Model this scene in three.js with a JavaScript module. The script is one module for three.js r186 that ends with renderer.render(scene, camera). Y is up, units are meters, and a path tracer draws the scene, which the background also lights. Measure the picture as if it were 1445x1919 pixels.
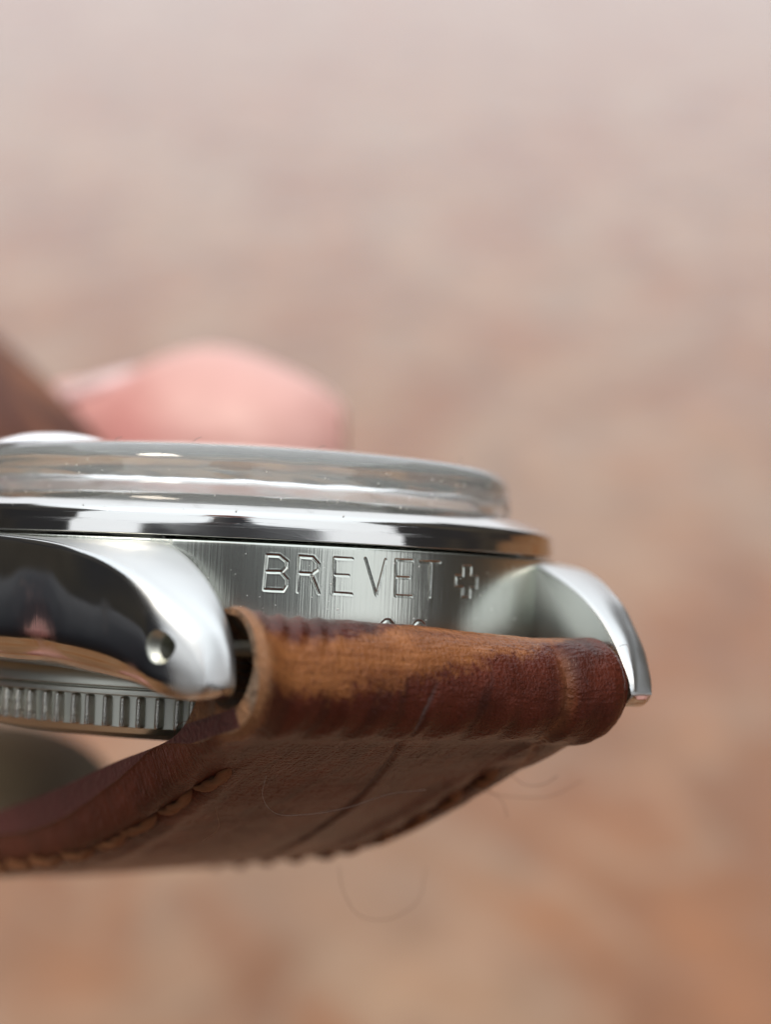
import * as THREE from 'three';
import { mergeGeometries, mergeVertices, toCreasedNormals } from 'three/addons/utils/BufferGeometryUtils.js';
import { MarchingCubes } from 'three/addons/objects/MarchingCubes.js';
import { Brush, Evaluator, SUBTRACTION } from 'three-bvh-csg';

// ---------- camera, sky, light ----------
const MM = 0.001;
const scene = new THREE.Scene();
const renderer = new THREE.WebGLRenderer({ antialias: true });
renderer.toneMapping = THREE.LinearToneMapping;
renderer.toneMappingExposure = 1.35;
renderer.shadowMap.enabled = true;

// the watch is held tilted in the air: rows of its turn (watch axes -> world)
const PITCH = 22; // degrees the lens looks down
const HELD = new THREE.Matrix4().makeTranslation(0, 0.17, 0).multiply(new THREE.Matrix4().makeRotationX(THREE.MathUtils.degToRad(27 - PITCH))).multiply(new THREE.Matrix4().set(
  0.862735, 0.044284, 0.503714, 0,
  -0.280881, 0.870306, 0.404565, 0,
  -0.42047, -0.490516, 0.763282, 0,
  0, 0, 0, 1));
const camera = new THREE.PerspectiveCamera(29.86, 772 / 1024, 0.005, 60);
{
  const pitch = THREE.MathUtils.degToRad(PITCH), c = Math.cos(pitch), s = Math.sin(pitch);
  camera.position.set(-0.04552, -0.0020546, 0.0940596).applyMatrix4(HELD);
  camera.quaternion.setFromRotationMatrix(new THREE.Matrix4().makeBasis(new THREE.Vector3(1, 0, 0), new THREE.Vector3(0, c, -s), new THREE.Vector3(0, s, c)));
  camera.focus = 0.0875;
  camera.userData.fStop = 23.5;
  scene.add(camera);
}
{ // overcast sky, a little bluer and brighter overhead
  const w = 256, h = 128, d = new Float32Array(w * h * 4);
  for (let j = 0; j < h; j++) for (let i = 0; i < w; i++) {
    const el = ((j + 0.5) / h - 0.5) * Math.PI, up = Math.max(0, Math.sin(el));
    const L = 0.86 + 0.5 * up, k = (j * w + i) * 4;
    d[k] = L * (0.96 - 0.06 * up); d[k + 1] = L * (0.975 + 0.005 * up); d[k + 2] = L * (1.03 + 0.03 * up); d[k + 3] = 1;
  }
  const t = new THREE.DataTexture(d, w, h, THREE.RGBAFormat, THREE.FloatType);
  t.mapping = THREE.EquirectangularReflectionMapping; t.magFilter = THREE.LinearFilter; t.minFilter = THREE.LinearFilter; t.needsUpdate = true;
  scene.background = t; scene.environment = t;
}
{
  const sun = new THREE.DirectionalLight(0xfff2e2, 1.2);
  sun.position.set(-0.9, 2.2, 0.35); sun.target.position.set(0, 0.15, 0);
  sun.castShadow = true; sun.shadow.radius = 30; sun.shadow.mapSize.set(2048, 2048);
  Object.assign(sun.shadow.camera, { left: -0.4, right: 0.4, top: 0.4, bottom: -0.4, near: 0.5, far: 5 });
  scene.add(sun, sun.target);
}

// ---------- helpers ----------
let seed = 7;
const rnd = () => { seed = (seed * 1664525 + 1013904223) >>> 0; return seed / 4294967296; };
const clamp = (x, a = 0, b = 1) => Math.min(b, Math.max(a, x));
const sstep = (a, b, x) => { const t = clamp((x - a) / (b - a)); return t * t * (3 - 2 * t); };
const lerp = (a, b, t) => a + (b - a) * t;
function curve(pts) { // monotone-ish interpolation through [x, y]
  const n = pts.length, xs = pts.map((p) => p[0]), ys = pts.map((p) => p[1]);
  const d = [], m = new Array(n);
  for (let i = 0; i < n - 1; i++) d.push((ys[i + 1] - ys[i]) / (xs[i + 1] - xs[i]));
  m[0] = d[0]; m[n - 1] = d[n - 2];
  for (let i = 1; i < n - 1; i++) m[i] = d[i - 1] * d[i] <= 0 ? 0 : (2 * d[i - 1] * d[i]) / (d[i - 1] + d[i]);
  return (x) => {
    if (x <= xs[0]) return ys[0];
    if (x >= xs[n - 1]) return ys[n - 1];
    let i = 0; while (x > xs[i + 1]) i++;
    const h = xs[i + 1] - xs[i], t = (x - xs[i]) / h, t2 = t * t, t3 = t2 * t;
    return (2 * t3 - 3 * t2 + 1) * ys[i] + (t3 - 2 * t2 + t) * h * m[i] + (-2 * t3 + 3 * t2) * ys[i + 1] + (t3 - t2) * h * m[i + 1];
  };
}
const NT = new Float32Array(65536); for (let i = 0; i < 65536; i++) NT[i] = rnd();
function vnoise(x, y) {
  const xi = Math.floor(x), yi = Math.floor(y), fx = x - xi, fy = y - yi, u = fx * fx * (3 - 2 * fx), v = fy * fy * (3 - 2 * fy);
  const a = NT[(xi & 255) + ((yi & 255) << 8)], b = NT[((xi + 1) & 255) + ((yi & 255) << 8)], c = NT[(xi & 255) + (((yi + 1) & 255) << 8)], e = NT[((xi + 1) & 255) + (((yi + 1) & 255) << 8)];
  return a + (b - a) * u + (c - a) * v + (a - b - c + e) * u * v;
}
function fbm(x, y, o = 4) { let s = 0, a = 0.5, t = 0; for (let i = 0; i < o; i++) { s += a * vnoise(x, y); t += a; a *= 0.5; x = x * 2.03 + 17.1; y = y * 2.03 + 9.7; } return s / t; }
const srgb8 = (l) => Math.round(255 * (l <= 0.0031308 ? 12.92 * l : 1.055 * Math.pow(clamp(l), 1 / 2.4) - 0.055));
function texture(w, h, f, color) { // f(u, v) -> [r, g, b] linear, or a height
  const d = new Uint8Array(w * h * 4);
  for (let j = 0; j < h; j++) for (let i = 0; i < w; i++) {
    const c = f((i + 0.5) / w, (j + 0.5) / h), k = (j * w + i) * 4;
    if (color) { d[k] = srgb8(c[0]); d[k + 1] = srgb8(c[1]); d[k + 2] = srgb8(c[2]); } else d[k] = d[k + 1] = d[k + 2] = Math.round(255 * clamp(c));
    d[k + 3] = 255;
  }
  const t = new THREE.DataTexture(d, w, h);
  t.wrapS = t.wrapT = THREE.MirroredRepeatWrapping; t.magFilter = THREE.LinearFilter; t.minFilter = THREE.LinearFilter;
  if (color) t.colorSpace = THREE.SRGBColorSpace;
  t.needsUpdate = true; return t;
}
function mesh(name, geo, mat, parent) { // geometry in millimetres
  geo.scale(MM, MM, MM);
  const m = new THREE.Mesh(geo, mat); m.name = name; m.castShadow = m.receiveShadow = true; parent.add(m); return m;
}
function group(name, parent) { const g = new THREE.Group(); g.name = name; parent.add(g); return g; }
function grid(nu, nv, f, closeU = false) { // f(i, j) -> [x, y, z, u, v]
  const p = [], uv = [], ix = [];
  for (let j = 0; j < nv; j++) for (let i = 0; i < nu; i++) { const q = f(i, j); p.push(q[0], q[1], q[2]); uv.push(q[3] ?? 0, q[4] ?? 0); }
  for (let j = 0; j < nv - 1; j++) for (let i = 0; i < (closeU ? nu : nu - 1); i++) {
    const a = j * nu + i, b = j * nu + ((i + 1) % nu), c = a + nu, d = b + nu; ix.push(a, b, d, a, d, c);
  }
  const g = new THREE.BufferGeometry();
  g.setAttribute('position', new THREE.Float32BufferAttribute(p, 3)); g.setAttribute('uv', new THREE.Float32BufferAttribute(uv, 2)); g.setIndex(ix); g.computeVertexNormals(); return g;
}
const lathe = (pts, n = 240) => new THREE.LatheGeometry(pts.map((p) => new THREE.Vector2(p[0], p[1])), n);
function roundPts(pts, r, n = 5) { // rounds the inner corners of a polyline; a point may carry its own radius
  const out = [pts[0]];
  for (let i = 1; i < pts.length - 1; i++) {
    const [px, py] = pts[i - 1], [x, y] = pts[i], [qx, qy] = pts[i + 1], R = pts[i][2] ?? r;
    const l1 = Math.hypot(px - x, py - y), l2 = Math.hypot(qx - x, qy - y), k = Math.min(R, l1 * 0.45, l2 * 0.45);
    const a = [x + (px - x) / l1 * k, y + (py - y) / l1 * k], b = [x + (qx - x) / l2 * k, y + (qy - y) / l2 * k];
    for (let s = 0; s <= n; s++) { const t = s / n, u = 1 - t; out.push([u * u * a[0] + 2 * u * t * x + t * t * b[0], u * u * a[1] + 2 * u * t * y + t * t * b[1]]); }
  }
  out.push(pts[pts.length - 1]); return out;
}

// ---------- materials ----------
const streaks = texture(2048, 256, (u, v) => 0.45 * fbm(u * 420, v * 4, 2) + 0.35 * fbm(u * 190 + 40, v * 2.5 + 5, 2) + 0.2 * vnoise(u * 60 + 9, v * 2));
streaks.wrapS = streaks.wrapT = THREE.RepeatWrapping;
const hairline = texture(1024, 1024, (u, v) => 0.6 * fbm(u * 420, v * 14, 3) + 0.4 * fbm(u * 30, v * 30, 3));
const smudge = texture(512, 512, (u, v) => { const k = fbm(u * 14, v * 14, 5); return 0.35 + 0.65 * sstep(0.42, 0.7, k); });
const scuff = (() => { const n = 1024, d = new Float32Array(n * n).fill(0.5); for (let k = 0; k < 900; k++) { let x = rnd() * n, y = rnd() * n; const t = (rnd() < 0.6 ? (rnd() - 0.5) * 0.5 : rnd() * 6.28), L = 20 + 180 * rnd() ** 2, dx = Math.cos(t), dy = Math.sin(t), h = 0.15 + 0.3 * rnd(); for (let q = 0; q < L; q++) { const i = ((y | 0) & (n - 1)) * n + ((x | 0) & (n - 1)); d[i] = Math.max(0, d[i] - h); x += dx; y += dy; } } const f = texture(n, n, (u, v) => { const i = Math.min(n - 1, u * n | 0), j = Math.min(n - 1, v * n | 0); return d[j * n + i] + 0.12 * (fbm(u * 60, v * 60, 3) - 0.5); }); return f; })();
// finish of a lug: u runs along it, v round its section (inner wall, brushed top, edge, polished flank, undercut); brushing runs over the edge towards the tip
const finish = texture(512, 320, (u, v) => {
  const z = u * 22, i = v * 40, wear = 0.06 * (fbm(u * 40, v * 20, 4) - 0.5), pol = 0.1 + 0.14 * sstep(0.5, 0.75, fbm(u * 16, v * 9 + 3, 4));
  let satin = sstep(2, 3.5, i) * (1 - sstep(14.4, 15.4, i)); // the top
  satin = Math.max(satin, sstep(14, 15, i) * (1 - sstep(20, 24, i)) * sstep(15.5, 18.5, z - 0.2 * (i - 15)), sstep(18, 20, i) * (1 - sstep(34, 36, i)) * sstep(19.8, 21.0, z));
  return lerp(i < 2.5 ? 0.2 : pol, 0.4, satin) + wear;
});
finish.wrapS = finish.wrapT = THREE.ClampToEdgeWrapping;
const lugHair = hairline.clone(); lugHair.repeat.set(1.8, 1.2); lugHair.needsUpdate = true;
const M = {
  brushed: new THREE.MeshPhysicalMaterial({ name: 'brushed_steel', color: new THREE.Color(0.56, 0.575, 0.51), metalness: 1, roughness: 0.24, bumpMap: streaks, bumpScale: 9e-6 }),
  polished: new THREE.MeshPhysicalMaterial({ name: 'polished_steel', color: new THREE.Color(0.62, 0.61, 0.58), metalness: 1, roughness: 0.17, roughnessMap: smudge, bumpMap: scuff, bumpScale: 1.6e-6 }),
  lug: new THREE.MeshPhysicalMaterial({ name: 'lug_steel', color: new THREE.Color(0.61, 0.61, 0.59), metalness: 1, roughness: 1, roughnessMap: finish, bumpMap: lugHair, bumpScale: 2.2e-6 }),
  dullSteel: new THREE.MeshPhysicalMaterial({ name: 'dull_steel', color: new THREE.Color(0.54, 0.54, 0.47), metalness: 1, roughness: 0.4, bumpMap: hairline, bumpScale: 3e-6 }),
  ridge: new THREE.MeshPhysicalMaterial({ name: 'worn_steel', color: new THREE.Color(0.56, 0.55, 0.49), metalness: 1, roughness: 0.3, bumpMap: smudge, bumpScale: 2e-5 }),
  acrylic: new THREE.MeshPhysicalMaterial({ name: 'acrylic', color: new THREE.Color(1, 1, 1), metalness: 0, roughness: 0.05, transmission: 0.9, thickness: 1, ior: 1.49, attenuationColor: new THREE.Color(0.93, 0.95, 0.88), attenuationDistance: 0.012 }),
  dial: new THREE.MeshPhysicalMaterial({ name: 'dial', color: new THREE.Color(0.72, 0.69, 0.62), metalness: 0.2, roughness: 0.4 }),
};

// ---------- the surface far below ----------
{
  const TILE = 1.7;
  const mott = (u, v) => { const q = fbm(u * 62 + 3.1 * fbm(u * 20, v * 20, 3), v * 30 + 2.5 * fbm(u * 18 + 7, v * 18, 3), 5); return sstep(0.34, 0.66, q); };
  const vein = (u, v) => { const q = fbm(u * 44 + 2.2 * fbm(u * 30 + 3, v * 24, 3), v * 25 + 2.2 * fbm(u * 26 + 31, v * 20, 3), 3); return Math.exp(-(((q - 0.5) / 0.035) ** 2)); };
  const col = texture(2048, 2048, (u, v) => {
    const a = clamp(0.75 * mott(u, v) + 0.55 * vein(u, v)), b = fbm(u * 150 + 5, v * 70 + 3, 3), k = 0.72 + 0.56 * b;
    return [lerp(0.22, 0.27, a) * k, lerp(0.084, 0.156, a) * k, lerp(0.026, 0.086, a) * k];
  }, true);
  const hgt = texture(1024, 1024, (u, v) => 0.6 * fbm(u * 40 + 9, v * 40, 4) + 0.4 * fbm(u * 130, v * 130, 3));
  const mat = new THREE.MeshPhysicalMaterial({ name: 'tan_hide', map: col, roughness: 0.22, ior: 1.38, bumpMap: hgt, bumpScale: 0.0026 });
  const g = new THREE.BoxGeometry(3, 0.03, 4.4); g.translate(0, -0.015, -1.98);
  const p = g.attributes.position, uv = g.attributes.uv; for (let k = 0; k < p.count; k++) uv.setXY(k, p.getX(k) / TILE + 0.5, p.getZ(k) / TILE + 0.9);
  const m = new THREE.Mesh(g, mat); m.name = 'tabletop'; m.receiveShadow = true; m.castShadow = true;
  m.userData = { kind: 'structure', label: 'blurred mottled tan brown surface far below the watch', category: 'tabletop' };
  scene.add(m);
  const fg = new THREE.PlaneGeometry(30, 30); fg.rotateX(-Math.PI / 2); fg.translate(0, -0.75, 0);
  const f = new THREE.Mesh(fg, new THREE.MeshStandardMaterial({ name: 'floor', color: new THREE.Color(0.12, 0.1, 0.085), roughness: 0.8 })); f.name = 'ground'; f.receiveShadow = true; f.userData = { kind: 'structure' };
  scene.add(f);
  // unseen dark walls added on both sides to darken what the steel mirrors
  const addedWallMap = texture(512, 512, (u, v) => { const n = fbm(u * 9, v * 9, 5), m = sstep(0.45, 0.62, fbm(u * 4 + 8, v * 5, 4)); return [lerp(0.018, 0.06, m) * (0.5 + n), lerp(0.017, 0.05, m) * (0.5 + n), lerp(0.019, 0.034, m) * (0.5 + n)]; }, true);
  const addedWallMat = new THREE.MeshStandardMaterial({ name: 'added_wall_dark', map: addedWallMap, roughness: 0.75 });
  for (const [n, x, y, z, w, h, d, lab] of [['added_wall_left', -1.35, 0.45, -0.9, 0.1, 2.4, 3.4], ['added_wall_right', 1.2, 0.3, -0.95, 0.1, 2.1, 3.0]]) {
    const b = new THREE.Mesh(new THREE.BoxGeometry(w, h, d), addedWallMat); b.name = n; b.position.set(x, y, z); b.castShadow = b.receiveShadow = true; b.userData = { kind: 'structure' }; scene.add(b);
  }
}

// ---------- the watch ----------
const watch = group('wrist_watch', scene);
watch.userData = { label: 'steel wrist watch with domed clear crystal on a worn brown leather strap', category: 'watch' };
HELD.decompose(watch.position, watch.quaternion, watch.scale); watch.scale.set(1, 1, 1);

// case barrel with the engraving cut into it
const strokes = [];
{
  const seg = (...p) => { for (let i = 0; i + 3 < p.length; i += 2) strokes.push([p[i], p[i + 1], p[i + 2], p[i + 3]]); };
  const T = -0.6, B = -2.17, H = (T + B) / 2 + 0.04;
  seg(-6.5, B, -6.42, T, -5.85, T, -5.5, T - 0.25, -5.5, H + 0.25, -5.7, H + 0.02, -6.45, H); seg(-5.75, H, -5.45, H - 0.3, -5.45, B + 0.25, -5.6, B, -6.5, B);
  seg(-4.95, B - 0.02, -4.92, T + 0.02, -4.3, T, -4.02, T - 0.28, -4.05, H + 0.2, -4.3, H, -4.92, H); seg(-4.35, H, -3.95, B - 0.05);
  seg(-2.4, T + 0.03, -3.28, T + 0.03, -3.25, B, -2.36, B - 0.03); seg(-3.26, H, -2.55, H);
  seg(-1.75, T + 0.08, -1.1, B - 0.02, -0.7, T + 0.08);
  seg(0.75, T + 0.1, -0.15, T + 0.1, -0.1, B, 0.78, B); seg(-0.12, H + 0.03, 0.6, H + 0.03);
  seg(1.2, T + 0.08, 2.35, T + 0.08); seg(1.8, T + 0.08, 1.82, B);
  const cx = 4.15, cy = -1.38, a = 0.27, b = 0.74;
  seg(cx - a, cy + b, cx - a, cy + a, cx - b, cy + a, cx - b, cy - a, cx - a, cy - a, cx - a, cy - b, cx + a, cy - b, cx + a, cy - a, cx + b, cy - a, cx + b, cy + a, cx + a, cy + a, cx + a, cy + b, cx - a, cy + b);
  for (const ox of [-0.45, 1.3]) { const q = []; for (let k = 0; k <= 14; k++) { const t = k / 14 * Math.PI * 2; q.push(ox + 0.42 * Math.cos(t), -4.02 + 0.72 * Math.sin(t)); } seg(...q); }
}
{
  const R = 17.2, th = [], rows = [];
  for (let i = -340; i <= 340; i++) th.push(i * 0.1 * Math.PI / 180 * 1.05);
  const e = th[th.length - 1]; for (let i = 1; i < 80; i++) th.push(e + (2 * Math.PI - 2 * e) * i / 80);
  for (const p of roundPts([[16.3, -0.04], [17.2, -0.04, 0.13], [17.2, -0.3]], 0.13, 5)) rows.push(p);
  for (let y = -0.34; y > -4.7; y -= 0.03) rows.push([R, y]);
  for (const p of roundPts([[17.2, -4.75], [17.2, -5.2, 0.3], [16.2, -6.1], [15.0, -6.2]], 0.3, 5)) rows.push(p);
  const by = new Map(); // strokes near a column
  const cut = (a, y) => {
    let d = 9;
    for (const [x0, y0, x1, y1] of strokes) {
      if (a < Math.min(x0, x1) - 0.3 || a > Math.max(x0, x1) + 0.3 || y < Math.min(y0, y1) - 0.3 || y > Math.max(y0, y1) + 0.3) continue;
      const dx = x1 - x0, dy = y1 - y0, t = clamp(((a - x0) * dx + (y - y0) * dy) / (dx * dx + dy * dy));
      d = Math.min(d, Math.hypot(a - x0 - t * dx, y - y0 - t * dy));
    }
    if (d > 0.3) return 0;
    const wob = 0.55 + 0.9 * vnoise(a * 2.3 + 4, y * 2.3);
    return -(a > 3 ? 0.06 : 0.04) * wob * (1 - sstep(0.005, a > 3 ? 0.085 : 0.072, d)) + 0.005 * (wob - 0.5) * Math.exp(-(((d - 0.105) / 0.03) ** 2));
  };
  const g = grid(th.length, rows.length, (i, j) => {
    const t = th[i], [r0, y] = rows[j], a = R * t, r = r0 + (Math.abs(a) < 9 && y < -0.34 && y > -4.7 ? cut(a, y) : 0);
    return [r * Math.sin(t), y, r * Math.cos(t), a / 22, y / 9];
  }, true);
  // grid is wound for y falling: turn the faces outward
  const ix = g.index.array; for (let k = 0; k < ix.length; k += 3) { const s = ix[k + 1]; ix[k + 1] = ix[k + 2]; ix[k + 2] = s; } g.computeVertexNormals();
  var caseMesh = mesh('case', g, M.brushed, watch);
  caseMesh.userData.label = 'brushed steel case wall engraved BREVET and a cross';
}
// lugs with the case flanks
const lugTopIn = curve([[0, 0.05], [11, 0.04], [12.75, -0.06], [15.2, -0.66], [17.3, -1.5], [18.7, -2.3], [19.7, -3.05], [20.7, -4.1], [21.3, -4.95], [21.7, -5.6], [21.84, -5.95], [21.9, -6.2]]);
const lugTopOut = curve([[0, -0.08], [6, -0.12], [9, -0.26], [12, -0.48], [15, -0.98], [17, -1.6], [18.3, -2.15], [19.4, -2.95], [20.6, -3.95], [21.3, -4.9], [21.7, -5.6], [21.84, -5.95], [21.9, -6.2]]);
const bluntIn = curve([[0, 0.05], [11, 0.04], [12.75, -0.06], [15.2, -0.66], [17.6, -1.5], [19.2, -2.3], [20.3, -3.05], [21.33, -4.1], [21.76, -5.0], [21.87, -5.6], [21.9, -6.0]]);
const bluntOut = curve([[0, -0.08], [6, -0.12], [9, -0.26], [12, -0.48], [15, -0.98], [17.4, -1.7], [19.0, -2.4], [20.2, -3.1], [21.3, -4.05], [21.74, -4.95], [21.86, -5.55], [21.9, -6.0]]);
const flankLow = curve([[0, -4.25], [9, -4.3], [13, -4.37], [16, -4.65], [17.6, -5.15], [19.1, -5.65], [20.6, -5.98], [21.9, -6.3]]);
const lugLow = curve([[0, -6.1], [10, -6.12], [13, -6.2], [16.6, -6.5], [19, -6.78], [20.3, -6.93], [20.9, -6.93], [21.3, -6.86], [21.6, -6.74], [21.8, -6.56], [21.9, -6.36]]);
const flankOut = curve([[0, 17.4], [4, 17.15], [7, 16.55], [9.5, 15.75], [12, 14.75], [14, 13.95], [16, 13.2], [18, 12.6], [20, 12.1], [20.8, 11.85], [21.5, 11.5], [21.9, 11.2]]);
const inset = curve([[0, 1.9], [12, 1.8], [17, 1.3], [19.5, 0.8], [21.9, 0.45]]);
function makeLug(sx, sz) {
  const zs = []; for (let i = 0; i <= 26; i++) zs.push(15 * i / 26); for (let i = 1; i <= 44; i++) zs.push(15 + 6.9 * (1 - (1 - i / 44) ** 2.4));
  const wide = sx < 0 ? 0.75 : 0, reach = sx < 0 ? 0.877 : 1.04, zOf = (z) => z < 15 ? z : 15 + (z - 15) * reach; // the worn lugs differ a little
  const flank = (z) => flankOut(z) + wide * sstep(9, 14, z) * (1 - 0.75 * sstep(19, 21.9, z));
  const section = (z) => {
    const xi = 10, xo = flank(z), a = (sx < 0 ? bluntIn : lugTopIn)(z), b = (sx < 0 ? bluntOut : lugTopOut)(z), lo = lugLow(z), fl = flankLow(z), bi = inset(z), rc = lerp(0.34, 1.0, sstep(15, 21.5, z));
    const h = Math.max(0.1, Math.min(a, b) - lo), q = [];
    const n = 10; q.push([xi + 0.0, lo + 0.06]); q.push([xi, lerp(lo, a, 0.5)]); q.push([xi, a - Math.min(0.16, h * 0.2)]); // inner wall
    q.push([xi + 0.05, a - Math.min(0.05, h * 0.08)]);
    for (let k = 0; k <= n; k++) { const t = k / n, x = lerp(xi + 0.14, xo - rc, t); q.push([x, lerp(a, b + 0.05, t) + 0.14 * Math.sin(Math.PI * t) * sstep(12, 15, z)]); }
    const yb = b + 0.05, rv = Math.min(rc, h * 0.4);
    for (let k = 1; k <= 7; k++) { const t = k / 7 * Math.PI / 2; q.push([xo - rc + rc * Math.sin(t), yb - rv + rv * Math.cos(t)]); } // rounded edge
    const y0 = yb - rv, y1 = Math.min(fl, y0 - 0.02);
    for (let k = 1; k <= 8; k++) { const t = k / 8; q.push([xo + 0.1 * Math.sin(Math.PI * t) * sstep(0.3, 2, y0 - y1), lerp(y0, y1, t)]); } // flank
    for (let k = 1; k <= 8; k++) { const t = k / 8; q.push([xo - bi * (1 - Math.cos(t * Math.PI / 2)) * 0.85 - bi * 0.15 * t, lerp(y1, lo, Math.sin(t * Math.PI / 2))]); } // undercut
    q.push([xo - bi - 0.3, lo - 0.0]); q.push([xi + 0.06, lo]);
    return q;
  };
  const secs = zs.map(section), n = secs[0].length, pos = [], uv = [], idx = [[], [], []];
  secs.forEach((s, j) => s.forEach(([x, y], i) => { pos.push(sx * x, y, sz * zOf(zs[j])); uv.push(zs[j] / 22, (i + 0.5) / s.length); }));
  const flip = sx * sz > 0, tri = (m, a, b, c) => idx[m].push(...(flip ? [a, b, c] : [a, c, b]));
  for (let j = 0; j < zs.length - 1; j++) for (let i = 0; i < n; i++) {
    const i2 = (i + 1) % n, a = j * n + i, b = j * n + i2, c = a + n, d = b + n, mm = 0;
    tri(mm, a, d, b); tri(mm, a, c, d);
  }
  for (const j of [0, zs.length - 1]) { // end caps
    const f = THREE.ShapeUtils.triangulateShape(secs[j].map(([x, y]) => new THREE.Vector2(x, y)), []);
    for (const [a, b, c] of f) { const s2 = secs[j], cr = sx * ((s2[b][0] - s2[a][0]) * (s2[c][1] - s2[a][1]) - (s2[b][1] - s2[a][1]) * (s2[c][0] - s2[a][0])), o = j * n; (cr * sz * (j ? 1 : -1) > 0) ? idx[0].push(o + a, o + b, o + c) : idx[0].push(o + a, o + c, o + b); }
  }
  let g = new THREE.BufferGeometry();
  g.setAttribute('position', new THREE.Float32BufferAttribute(pos, 3)); g.setAttribute('uv', new THREE.Float32BufferAttribute(uv, 2));
  g.setIndex([...idx[0], ...idx[1], ...idx[2]]); g.addGroup(0, idx[0].length, 0); g.addGroup(idx[0].length, idx[1].length, 1); g.addGroup(idx[0].length + idx[1].length, idx[2].length, 2);
  const groups = g.groups.map((q) => ({ ...q }));
  g = toCreasedNormals(g, 0.9); g.clearGroups(); for (const q of groups) g.addGroup(q.start, q.count, q.materialIndex);
  // spring-bar hole drilled along the bar, its rim countersunk square to the flank
  const slope = 0.26, nx = 1 / Math.hypot(1, slope), zh = sx < 0 ? 20.1 : 19.4, at = new THREE.Vector3(sx * (flank(zh) + 0.08), -4.76, sz * zOf(zh));
  const sink = lathe([[0, -0.24], [0.5, -0.24], [0.54, -0.2], [0.6, -0.11], [0.72, 0.02], [0.86, 0.14], [0.86, 0.9], [0, 0.9]], 48);
  sink.applyQuaternion(new THREE.Quaternion().setFromUnitVectors(new THREE.Vector3(0, 1, 0), new THREE.Vector3(sx * nx, 0, sz * nx * slope))); sink.translate(at.x, at.y, at.z);
  const drill = lathe([[0, -3.2], [0.52, -3.2], [0.52, 0.9], [0, 0.9]], 48); drill.rotateZ(-sx * Math.PI / 2); drill.translate(at.x, at.y, at.z);
  const A = new Brush(g, [M.lug, M.lug, M.lug]), T = new Brush(sink, M.dullSteel), T2 = new Brush(drill, M.dullSteel); for (const q of [A, T, T2]) q.updateMatrixWorld();
  const ev = new Evaluator(); ev.useGroups = true; ev.attributes = ['position', 'normal', 'uv'];
  const r1 = ev.evaluate(A, T, SUBTRACTION); r1.updateMatrixWorld(); const r = ev.evaluate(r1, T2, SUBTRACTION);
  const m = mesh('lug', r.geometry, r.material, caseMesh); m.userData.label = sx < 0 && sz > 0 ? 'polished lug flank with a drilled spring bar hole' : undefined;
  if (!m.userData.label) delete m.userData.label;
  return m;
}
for (const sz of [1, -1]) for (const sx of [-1, 1]) makeLug(sx, sz);

// bezel
mesh('bezel', lathe([[14.7, 1.0], ...roundPts([[14.72, 2.0], [14.78, 2.2, 0.1], [15.9, 1.86, 0.9], [17.0, 1.3, 0.26], [17.04, 0.7], [17.04, 0.12, 0.06], [16.5, 0.1]], 0.1, 8), [16.2, 0.1], [16.2, -0.3]], 360), M.polished, watch);
// crystal: a solid acrylic dome with a wall
{
  const dome = (r) => 5.42 - 0.0043 * r * r;
  const outer = [[14.7, 0.9], [14.72, 2.0], [14.7, 3.2], [14.55, 3.9]];
  for (let k = 1; k <= 8; k++) { const t = k / 8 * Math.PI / 2 * 0.92; outer.push([13.5 + 1.06 * Math.cos(t), 3.5 + 1.08 * Math.sin(t)]); }
  for (let k = 1; k <= 24; k++) { const r = 13.5 * (1 - k / 24); outer.push([r, dome(r) - 0.02 * (1 - k / 24)]); }
  const inner = []; for (let k = 0; k <= 20; k++) { const r = 12.6 * k / 20; inner.push([r, dome(r) - 1.5 - 0.006 * r * r * 0.3]); }
  inner.push([12.95, 2.9], [13.1, 2.6], [13.15, 1.6], [13.2, 0.9], [14.7, 0.9]);
  const prof = [...roundPts([[14.7, 0.9], [14.72, 2.0], [14.7, 2.6], [14.66, 3.1], [14.56, 3.5]], 0.3, 4), ...outer.slice(4), ...inner];
  const nT = 420, g = grid(nT, prof.length, (i, j) => {
    const t = i / nT * Math.PI * 2, [r0, y] = prof[j], wall = j < 32 ? sstep(1.9, 2.2, y) * (1 - sstep(4.2, 4.5, y)) : 0;
    const c = Math.cos(t) * 4, s = Math.sin(t) * 4, r = r0 + wall * (0.05 * (fbm(c * 1.7 + 20 + y * 0.4, s * 1.7 + y * 1.1, 3) - 0.5) + 0.014 * (fbm(c * 6 + 9, s * 6 + y * 5, 2) - 0.5));
    return [r * Math.sin(t), y, r * Math.cos(t), t * 3, y / 4];
  }, true);
  const cr = mesh('crystal', g, M.acrylic, watch); cr.userData.label = 'clear domed acrylic crystal with scuffed edge';
  // magnifier over the date
  const n = 40, mm = 16;
  const lens = grid(n, mm + 1, (i, j) => { // rounded-rectangle lens, cap over the dome
    const t = i / n * Math.PI * 2, k = 1 - j / mm, c = Math.cos(t), s = Math.sin(t), e = 0.55, f = (q) => Math.sign(q) * Math.abs(q) ** e;
    const x = -11.5 + 3.0 * k * f(c), z = 2.6 * k * f(s), r = Math.hypot(x, z), hgt = 0.04 + 0.5 * (1 - k * k);
    return [x, Math.max(dome(r), 4.2) + 0.012 + hgt, z, 0, 0];
  }, true);
  const base = grid(n, 2, (i, j) => { const t = i / n * Math.PI * 2, k = j ? 1 : 0.001, c = Math.cos(t), s = Math.sin(t), f = (q) => Math.sign(q) * Math.abs(q) ** 0.55; const x = -11.5 + 3.0 * k * f(c), z = 2.6 * k * f(s); return [x, Math.max(dome(Math.hypot(x, z)), 4.2) + 0.012, z, 0, 0]; }, true);
  mesh('date_magnifier', mergeGeometries([lens, base]), M.acrylic, cr);
}
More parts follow.
